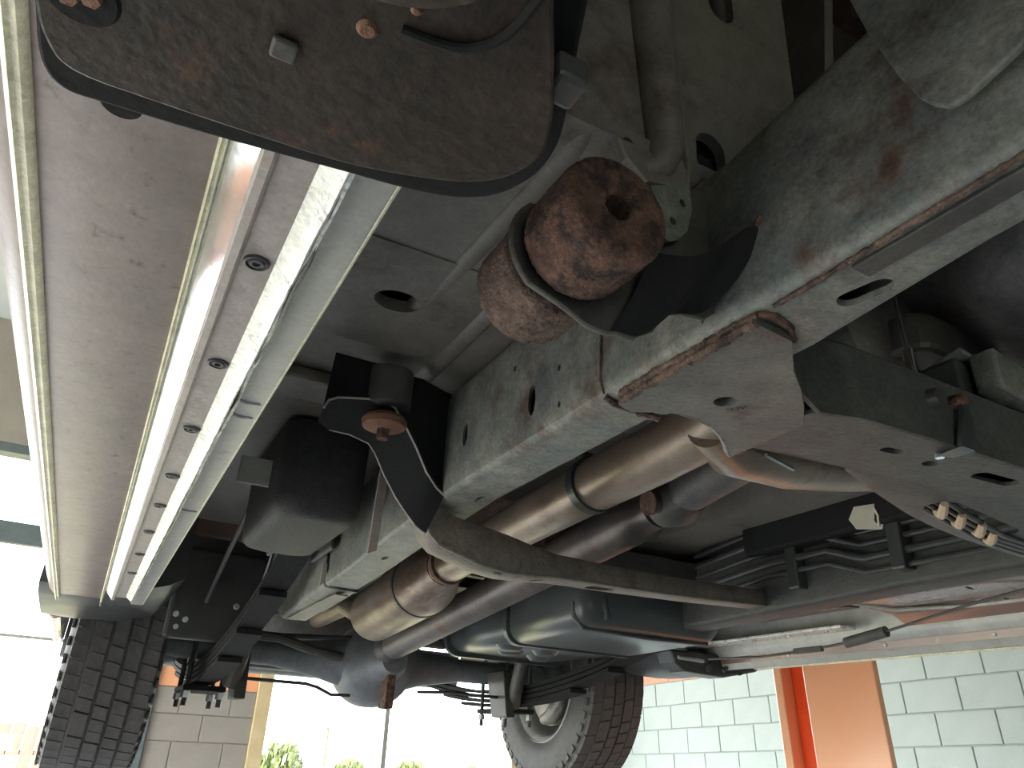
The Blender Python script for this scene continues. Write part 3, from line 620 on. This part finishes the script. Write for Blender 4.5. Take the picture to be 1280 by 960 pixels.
# ---- vapour canister and its straps
can = MB(); secs = []
for z, g in ((.326, .022), (.330, .010), (.340, .002), (.36, 0), (.49, -.002)):
    secs.append([(x, y, z) for x, y in rrect(.205 + g, .352 - g, 1.20 + g, 1.54 - g, .035, 4)])
cano = P(MB().loft(secs), 'vapour_canister', 'canister', None, 50)
P(MB().box(.200, .357, 1.36, 1.385, .44, .465), 'canister_band', 'black_plastic', cano, 0, .003)
P(MB().prism([(.355, .44), (.372, .44), (.366, .275), (.351, .268)], 'y', 1.15, 1.155), 'canister_strap', 'sill_strip', cano, 0, .001)
P(MB().prism([(.384, .33), (.394, .33), (.392, .29), (.384, .283)], 'y', 1.56, 1.565), 'canister_strap', 'sill_strip', cano, 0, .001)
P(MB().box(.150, .206, 1.30, 1.305, .39, .44), 'canister_tab', 'inner_sill', cano, 0, .003)
# ---- exhaust
ex = P(MB().tube([(.64, .60, .41), (.655, .66, .402), (.662, .80, .398), (.668, 1.0, .397), (.688, 1.4, .392), (.705, 1.70, .385)], .044, 28), 'exhaust_pipe', 'exhaust', None, 60)
P(MB().tube([(.664, .965, .397), (.665, .985, .397)], .0475, 28), 'pipe_clamp', 'black_plastic', ex, 40)
P(MB().tube([(.628, .98, .44), (.640, .98, .452), (.668, .975, .446)], .006, 8), 'clamp_bolt', 'dark_steel', ex)
P(MB().tube([(.700, 1.62, .387), (.701, 1.64, .387)], .050, 28), 'pipe_flange', 'rust', ex, 40)
mu = MB().tube([(.703, 1.66, .386), (.712, 1.72, .382), (.722, 1.80, .378), (.727, 1.84, .377), (.755, 2.30, .358), (.758, 2.335, .357), (.765, 2.40, .355)], [.046, .058, .078, .082, .082, .070, .05], 32)
mo = P(mu, 'muffler', 'exhaust', None, 50)
P(MB().tube([(.7275, 1.86, .3765), (.7285, 1.875, .376)], .0845, 32), 'muffler_band', 'dark_steel', mo, 40)
P(MB().tube([(.765, 2.40, .355), (.79, 2.6, .40), (.80, 2.8, .45), (.80, 3.4, .44), (.62, 4.35, .42)], .035, 18), 'tail_pipe', 'exhaust', mo)
P(MB().tube([(.745, 2.28, .44), (.75, 2.29, .36), (.735, 2.30, .285)], .004, 6), 'hanger_rod', 'zinc', mo)
# lateral crossover with heat shield behind the crossmember
hs = P(MB().tube([(.63, .66, .385), (.70, .69, .385), (.82, .71, .405), (.95, .715, .43), (1.10, .71, .46), (1.30, .70, .48)], [.030, .044, .052, .055, .055, .05], 24), 'crossover_pipe', 'exhaust', None, 60)
P(MB().tube([(.72, .652, .362), (.78, .668, .362), (.83, .69, .37)], .003, 6), 'shield_hem', 'zinc', hs)
# ---- driveshaft
dv = P(MB().tube([(.90, 1.10, .428), (.90, 1.14, .425), (.90, 1.15, .424), (.90, 2.50, .296)], [.036, .036, .046, .046], 28), 'driveshaft', 'driveshaft', None, 50)
P(MB().lathe((.905, 1.06, .432), 'y', [(-.06, .030), (-.03, .046), (.0, .046), (.03, .040)], 20), 'shaft_yoke', 'dark_steel', dv)
P(MB().tube([(.845, 1.055, .420), (.965, 1.055, .444)], .020, 16), 'universal_joint', 'dark_steel', dv)
P(MB().tube([(.842, 1.055, .4195), (.8465, 1.055, .4205)], .0235, 18), 'bearing_cap', 'rust', dv)
P(MB().tube([(.90, .72, .50), (.90, 1.02, .436)], [.055, .036], 20), 'output_housing', 'trans_cast', dv)
P(MB().lathe((.90, 2.53, .293), 'y', [(-.03, .042), (.0, .055), (.03, .055), (.05, .035)], 20), 'rear_yoke', 'dark_steel', dv)
# ---- fuel tank
tk = MB(); secs = []
for y, x0, x1, z0, g in ((1.56, 1.06, 1.46, .31, .0), (1.575, 1.035, 1.485, .285, 0), (1.60, 1.03, 1.49, .275, 0), (1.93, 1.03, 1.49, .268, 0), (1.95, 1.04, 1.48, .285, 0), (1.97, 1.04, 1.48, .285, 0), (1.99, 1.03, 1.49, .272, 0), (2.42, 1.04, 1.47, .278, 0), (2.46, 1.08, 1.44, .31, 0)):
    secs.append([(x, y, z) for x, z in rrect(x0, x1, z0, .46, .045, 5)])
tko = P(MB().loft(secs), 'fuel_tank', 'tank_plastic', None, 50, label='glossy black moulded fuel tank')
for y in (1.945, 2.36): P(MB().loft([[(x, yy, z) for x, z in rrect(1.026, 1.494, .264, .47, .047, 5)] for yy in (y, y + .02)]), 'tank_strap', 'tank_plastic', tko, 40)
P(MB().tube([(1.03, 1.60, .335), (1.034, 1.60, .30), (1.06, 1.60, .277), (1.25, 1.60, .272), (1.46, 1.60, .276)], .006, 8), 'moulded_seam', 'black_plastic', tko)
for x, y in ((1.10, 2.05), (1.16, 2.16), (1.24, 2.08), (1.30, 2.22)): P(MB().lathe((x, y, .272), 'z', [(-.012, 0), (-.012, .03), (.004, .045)], 20), 'tank_dimple', 'tank_plastic', tko)
P(MB().tube([(1.10, 1.585, .36), (1.10, 1.568, .35), (1.10, 1.563, .325), (1.11, 1.57, .30)], .010, 10), 'moulded_rib', 'tank_plastic', tko)
P(MB().box(.995, 1.47, 1.50, 1.53, .40, .46), 'tank_crossbar', 'dark_steel', tko, 0, .004)
# ---- rear axle
axo = P(MB().lathe((.92, 2.74, .255), 'y', [(-.20, .045), (-.17, .06), (-.12, .075), (-.08, .125), (.0, .148), (.08, .146), (.14, .11), (.17, .05), (.175, 0)], 36), 'rear_axle', 'axle_steel', None, 50)
P(MB().tube([(.16, 2.80, .262), (.56, 2.80, .262), (.72, 2.79, .256), (.82, 2.77, .255)], [.042, .042, .062, .09], 24), 'axle_tube', 'axle_steel', axo, 50)
P(MB().tube([(1.02, 2.77, .255), (1.12, 2.79, .256), (1.28, 2.80, .262), (1.68, 2.80, .262)], [.09, .062, .042, .042], 24), 'axle_tube', 'axle_steel', axo, 50)
P(MB().box(.905, .935, 2.55, 2.62, .10, .28), 'pinion_rib', 'rust', axo, 0, .004)
P(MB().tube([(.40, 2.70, .305), (.56, 2.70, .302), (.66, 2.69, .275), (.78, 2.70, .26)], .016, 10), 'sway_bar', 'dark_steel', axo)
P(MB().tube([(.46, 2.66, .165), (.66, 2.66, .163), (.70, 2.66, .155), (.75, 2.66, .135), (.82, 2.68, .138)], .0055, 8), 'brake_line', 'dark_steel', axo)
P(MB().tube([(1.06, 2.66, .165), (1.18, 2.66, .172), (1.40, 2.66, .168), (1.45, 2.68, .185)], .0055, 8), 'brake_line', 'dark_steel', axo)
P(MB().tube([(.50, 2.74, .31), (.85, 2.70, .33), (1.15, 2.70, .35), (1.40, 2.74, .34)], .008, 8), 'brake_hose', 'black_plastic', axo)
# ---- leaf springs, U bolts, shocks
for mir in (False, True):
    fx = (lambda x: CX - x - .03) if mir else (lambda x: x + .03)
    sp = None
    for k in range(4):
        m = MB(); secs = []; L0, L1 = (1.62 + .22 * k, 3.75 - .2 * k)
        for i in range(15):
            y = L0 + (L1 - L0) * i / 14; z = .195 - .017 * k + .17 * ((y - 2.8) / 1.15) ** 2
            secs.append([(fx(x), y, z + dz) for x, dz in ((.285, 0), (.350, 0), (.350, .013), (.285, .013))])
        m.loft(secs)
        if k == 0: sp = P(m, 'leaf_spring', 'arm_edge', None, 40)
        else: P(m, 'spring_leaf', 'arm_edge', sp, 40)
    P(MB().lathe((fx(.318), 1.62, .40), 'x', [(-.045, .030), (.045, .030)], 20), 'spring_eye', 'dark_steel', sp)
    P(MB().box(min(fx(.262), fx(.274)), max(fx(.262), fx(.274)), 1.55, 1.72, .36, .50), 'spring_hanger', 'dark_steel', sp, 0, .006)
    P(MB().box(min(fx(.362), fx(.374)), max(fx(.362), fx(.374)), 1.55, 1.72, .36, .50), 'spring_hanger', 'dark_steel', sp, 0, .006)
    P(MB().box(min(fx(.255), fx(.385)), max(fx(.255), fx(.385)), 2.68, 2.92, .120, .136), 'spring_plate', 'arm_edge', sp, 0, .004)
    P(MB().box(min(fx(.275), fx(.365)), max(fx(.275), fx(.365)), 2.66, 2.94, .30, .37), 'bump_stop', 'rubber', sp, 0, .015)
    for y in (2.70, 2.90):
        P(MB().tube([(fx(.268), y, .075), (fx(.268), y, .31), (fx(.28), y, .325), (fx(.36), y, .325), (fx(.372), y, .31), (fx(.372), y, .075)], .008, 8), 'u_bolt', 'dark_steel', sp)
        for x in (.268, .372): P(MB().lathe((fx(x), y, .098), 'z', [(0, .014), (.02, .014)], 6), 'u_bolt_nut', 'zinc', sp, 0)
    P(MB().tube([(fx(.385), 2.62, .14), (fx(.40), 2.50, .36)], .026, 16), 'shock_absorber', 'dark_steel', sp)
    P(MB().tube([(fx(.40), 2.50, .36), (fx(.408), 2.43, .50)], .017, 12), 'shock_rod', 'dark_steel', sp)
    P(MB().prism([(2.58, .10), (2.70, .10), (2.76, .26), (2.62, .26)], 'x', min(fx(.395), fx(.43)), max(fx(.395), fx(.43))), 'shock_bracket', 'dark_steel', sp, 0, .004)
P(MB().tube([(.345, 1.9, .47), (.37, 2.1, .42), (.40, 2.36, .37)], .003, 6), 'brake_line', 'zinc', None)
P(MB().tube([(.24, 1.7, .47), (.25, 2.0, .42), (.262, 2.35, .34)], .006, 8), 'parking_brake_cable', 'dark_steel', None)
for x, y, z in ((.19, 2.36, .30), (.22, 2.38, .29), (.20, 2.40, .27), (.34, 2.30, .33), (.38, 2.42, .30), (.36, 2.44, .275)):
    P(MB().lathe((x, y, z), 'y', [(-.004, 0), (-.004, .007), (.006, .009)], 8), 'bracket_bolt', 'zinc', None)
P(MB().box(.17, .42, 2.40, 2.44, .24, .50), 'brake_backing', 'black_plastic', None, 0, .01)
# ---- wheels
def wheel(x0, sgn):
    """x0 inner face of the tyre, sgn direction of the outside"""
    c = Vector((x0, 2.83, .26)); wd = .262; Rt = .39
    prof = [(0.035, .225), (.012, .24), (.004, .28), (.002, .32), (.008, .355), (.020, .376), (.032, .3825), (wd - .032, .3825), (wd - .020, .376), (wd - .008, .355), (wd - .002, .32), (wd - .004, .28), (wd - .012, .24), (wd - .035, .225), (.035, .225)]
    ty = P(MB().lathe(c, 'x', [(sgn * a, r) for a, r in prof], 72, caps=False), 'rear_tire', 'rubber', None, 50)
    n = 60
    for q, (a, b) in enumerate(((.017, .060), (.065, .106), (.111, .151), (.156, .197), (.202, .245))):
        dt = 2 * math.pi / n * .455; zz = .0 if 0 < q < 4 else .005; vs = []
        for (r, e) in ((.370, 0), (Rt - zz, .002)):
            for aa, tt in ((a + e, -dt), (b - e, -dt + .02), (b - e, dt + .02), (a + e, dt)): vs.append((sgn * aa, r * math.sin(tt), r * math.cos(tt)))
        b0 = P(MB().add(vs, [(0, 3, 2, 1), (4, 5, 6, 7), (0, 1, 5, 4), (1, 2, 6, 5), (2, 3, 7, 6), (3, 0, 4, 7)]), 'tread_block', 'rubber', ty, 0)
        for j in range(n):
            o = b0 if j == 0 else b0.copy()
            if j: COL.objects.link(o)
            o.location = c; o.rotation_euler = (-2 * math.pi * (j + (.5 if q % 2 else 0) + .12 * random.random()) / n, 0, 0)
    lug = MB()
    for j in range(48):
        t = 2 * math.pi * j / 48
        M_ = Matrix.Translation(c) @ Matrix.Rotation(-t, 4, 'X')
        for side in (.0035, wd - .0095): lug.box(*(sorted((sgn * side, sgn * (side + .006)))), -.012, .012, .345, .366, M_)
    P(lug, 'shoulder_lugs', 'rubber', ty, 0)['kind'] = 'stuff'
    rim = MB().lathe(c, 'x', [(sgn * a, r) for a, r in ((.012, .232), (.018, .236), (.026, .222), (.05, .208), (.12, .205), (.19, .20), (.205, .16), (.21, .05), (.21, 0), (.22, 0), (.22, .06), (.218, .17), (.205, .215), (wd - .026, .226), (wd - .014, .236), (wd - .012, .236), (wd - .03, .22), (.20, .210), (.05, .214), (.03, .228), (.012, .232))], 56, caps=False)
    P(rim, 'wheel_rim', 'wheel_alloy', ty, 40)
    P(MB().lathe(c, 'x', [(sgn * a, r) for a, r in ((.055, .03), (.06, .14), (.065, .17), (.095, .17), (.10, .12), (.12, .07), (.20, .07))], 48), 'brake_drum', 'brake_iron', ty, 40)
    P(MB().tube([c + Vector((sgn * .03, -.14, -.03)), c + Vector((sgn * .03, -.12, -.09)), c + Vector((sgn * .03, -.06, -.14)), c + Vector((sgn * .03, .0, -.15))], [.02, .032, .032, .02], 12), 'brake_caliper', 'brake_iron', ty)
    P(MB().lathe(c, 'x', [(sgn * a, r) for a, r in ((-.06, .05), (-.02, .06), (.0, .09), (.06, .09))], 24), 'axle_hub', 'axle_steel', ty)
    return ty
wheel(.20, -1)
wheel(1.655, 1)

# ---- right hand side: lines along the rail, outer floor, cable
for k in range(5):
    z = .355 + .028 * k
    P(MB().tube([(1.352, .20, z + .01), (1.352, .75, z), (1.352, 1.0, z), (1.345, 1.08, z + .03), (1.345, 1.25, z + .03), (1.35, 1.5, z + .01)], .0085 if k % 2 else .006, 10), 'fluid_line', 'black_plastic', rlr)
for y in (.62, .90, 1.16): P(MB().box(1.335, 1.372, y, y + .03, .345, .49), 'line_clip', 'black_plastic', rlr, 0, .004)
P(MB().box(1.32, 1.37, .85, 1.30, .435, .505), 'line_cover', 'arm_edge', rlr, 0, .008)
P(MB().loft([[(x + dx, y, z) for dx in (-.0, .003)] + [(x + dx, y + .004, z) for dx in (.003, 0)] for x, y, z in ((1.315, .93, .468), (1.318, .925, .45), (1.322, .93, .43))]), 'tag_strap', 'paper_tag', rlr, 0)
tgv = MB().loft([[(1.295, .960, .472), (1.325, .925, .477), (1.326, .927, .477), (1.296, .962, .472)], [(1.290, .972, .448), (1.333, .920, .452), (1.334, .922, .452), (1.291, .974, .448)], [(1.300, .965, .428), (1.330, .930, .425), (1.331, .932, .425), (1.301, .967, .428)]])
P(tgv, 'paper_tag', 'paper_tag', rlr, 0, label='curled cream paper tag')
of = ext([(1.445, .44), (1.50, .365), (1.55, .345), (1.62, .338), (1.70, .332), (1.745, .312), (1.755, .318), (1.705, .342), (1.62, .348), (1.55, .355), (1.508, .373), (1.455, .445)], .1, 1.20)
ofo = P(of, 'outer_floor', 'body_paint', None, 40, label='pinkish painted outer floor panel')
cut(ofo, MB().prism(slot(1.665, 1.05, .10, .018, R(96)), 'z', .30, .37).prism(oval(1.58, .93, .012, .005), 'z', .30, .37).prism(oval(1.69, .92, .012, .005), 'z', .30, .37))
P(MB().tube([(1.71, .1, .331), (1.715, .7, .330), (1.70, 1.0, .331), (1.64, 1.15, .332), (1.56, 1.205, .345), (1.50, 1.21, .368)], .005, 8), 'panel_hem', 'inner_sill', ofo)
P(ext([(1.50, .385), (1.58, .345), (1.66, .352), (1.66, .362), (1.58, .356), (1.50, .396)], 1.26, 1.58), 'outer_floor', 'body_paint', None, 0, .002)
P(ext([(1.47, .40), (1.75, .385), (1.76, .40), (1.47, .42)], 1.15, 2.0), 'floor_shield', 'dark_steel', None, 0, .003)
P(MB().box(1.69, 1.75, 1.35, 1.98, .318, .326), 'sill_strip', 'seam_paint', None, 0, .002)
for y in (1.42, 1.55, 1.68, 1.80): P(MB().lathe((1.72, y, .318), 'z', [(-.003, 0), (-.003, .006), (0, .007)], 8), 'strip_rivet', 'chrome', None)
cb = P(MB().tube([(1.60, 1.75, .26), (1.60, 1.55, .252), (1.60, 1.40, .255), (1.60, 1.263, .265), (1.60, 1.16, .279), (1.605, .95, .315), (1.61, .80, .335)], .0032, 8), 'cable', 'dark_steel', None)
P(MB().tube([(1.60, 1.268, .2645), (1.60, 1.155, .2795)], .0125, 16), 'cable_sleeve', 'rubber', cb, 40)
P(MB().box(1.594, 1.606, 1.34, 1.43, .250, .264), 'cable_hook', 'dark_steel', cb, 0, .003)
mg = P(MB().prism([(1.58, .30), (1.60, .262), (1.64, .238), (1.80, .232), (1.95, .262), (1.95, .30)], 'y', 1.90, 1.98), 'step_bracket', 'black_plastic', None, 0, .008)
P(MB().tube([(1.60, 1.885, .275), (1.70, 1.885, .272)], .006, 8), 'bracket_rod', 'zinc', mg)
P(MB().tube([(1.78, 1.885, .25), (1.82, 1.885, .278), (1.92, 1.885, .285)], .007, 8), 'bracket_rod', 'dark_steel', mg)
for x in (1.73, 1.86): P(MB().lathe((x, 1.90, .255), 'y', [(-.008, 0), (-.008, .012), (.0, .013)], 10), 'bracket_bolt', 'dark_steel', mg)

# ---- body above the frame: cab, bed, engine; simple shell added to block light
for mir in (False, True):
    fx = (lambda x: CX - x) if mir else (lambda x: x)
    bx = lambda x0, x1, *a: MB().box(min(fx(x0), fx(x1)), max(fx(x0), fx(x1)), *a)
    P(bx(-.165, -.13, -.35, 2.30, .395, 1.25), 'cab_side', 'body_paint', None, 0, .02)
    P(bx(-.17, -.12, 2.34, 4.30, .68, 1.15), 'bed_side', 'body_paint', None, 0, .02)
    P(bx(-.17, -.12, 3.32, 4.30, .36, .70), 'bed_side', 'body_paint', None, 0, .02)
    P(bx(-.17, -.12, -1.6, -.36, .75, 1.15), 'fender', 'body_paint', None, 0, .02)
    P(bx(-.12, .38, -1.25, -.35, .85, .87), 'fender_liner', 'black_plastic', None, 0, .01)
    P(bx(.08, .11, -.30, .46, .46, 1.1), 'inner_fender', 'floor_paint', None, 0, .01)
P(MB().box(-.17, 2.01, -1.6, .55, 1.14, 1.18), 'hood', 'body_paint', None, 0, .02)
P(MB().box(-.10, 1.94, .3, 2.25, 1.80, 1.84), 'cab_roof', 'body_paint', None, 0, .02)
P(MB().box(-.12, 1.96, .52, .54, .52, 1.2), 'firewall', 'floor_paint', None, 0)
P(MB().box(-.12, 1.96, 2.22, 2.25, .50, 1.25), 'cab_back', 'body_paint', None, 0)
P(MB().box(.62, 1.22, -1.0, .12, .50, 1.05), 'engine_block', 'trans_cast', None, 0, .04)
bf = P(MB().box(-.12, 1.96, 2.30, 4.28, .545, .56), 'bed_floor', 'dark_steel', None, 0)
for y in (2.42, 3.3, 3.75, 4.15): P(MB().box(.02, 1.82, y, y + .07, .50, .545), 'bed_sill', 'dark_steel', bf, 0, .008)
rb = MB().loft([[(x, y, z) for y, z in rrect(4.30, 4.46, .302, .50, .03, 3)] for x in (-.12, 1.96)])
P(rb, 'rear_bumper', 'axle_steel', None, 50)
P(MB().box(.55, 1.29, 4.12, 4.22, .31, .40), 'hitch_bar', 'dark_steel', None, 0, .01)
P(MB().lathe((.92, 3.55, .40), 'z', [(-.05, .20), (-.09, .26), (-.09, .34), (-.02, .385), (.06, .385), (.11, .34), (.11, .22)], 48), 'spare_tire', 'rubber', None, 40)
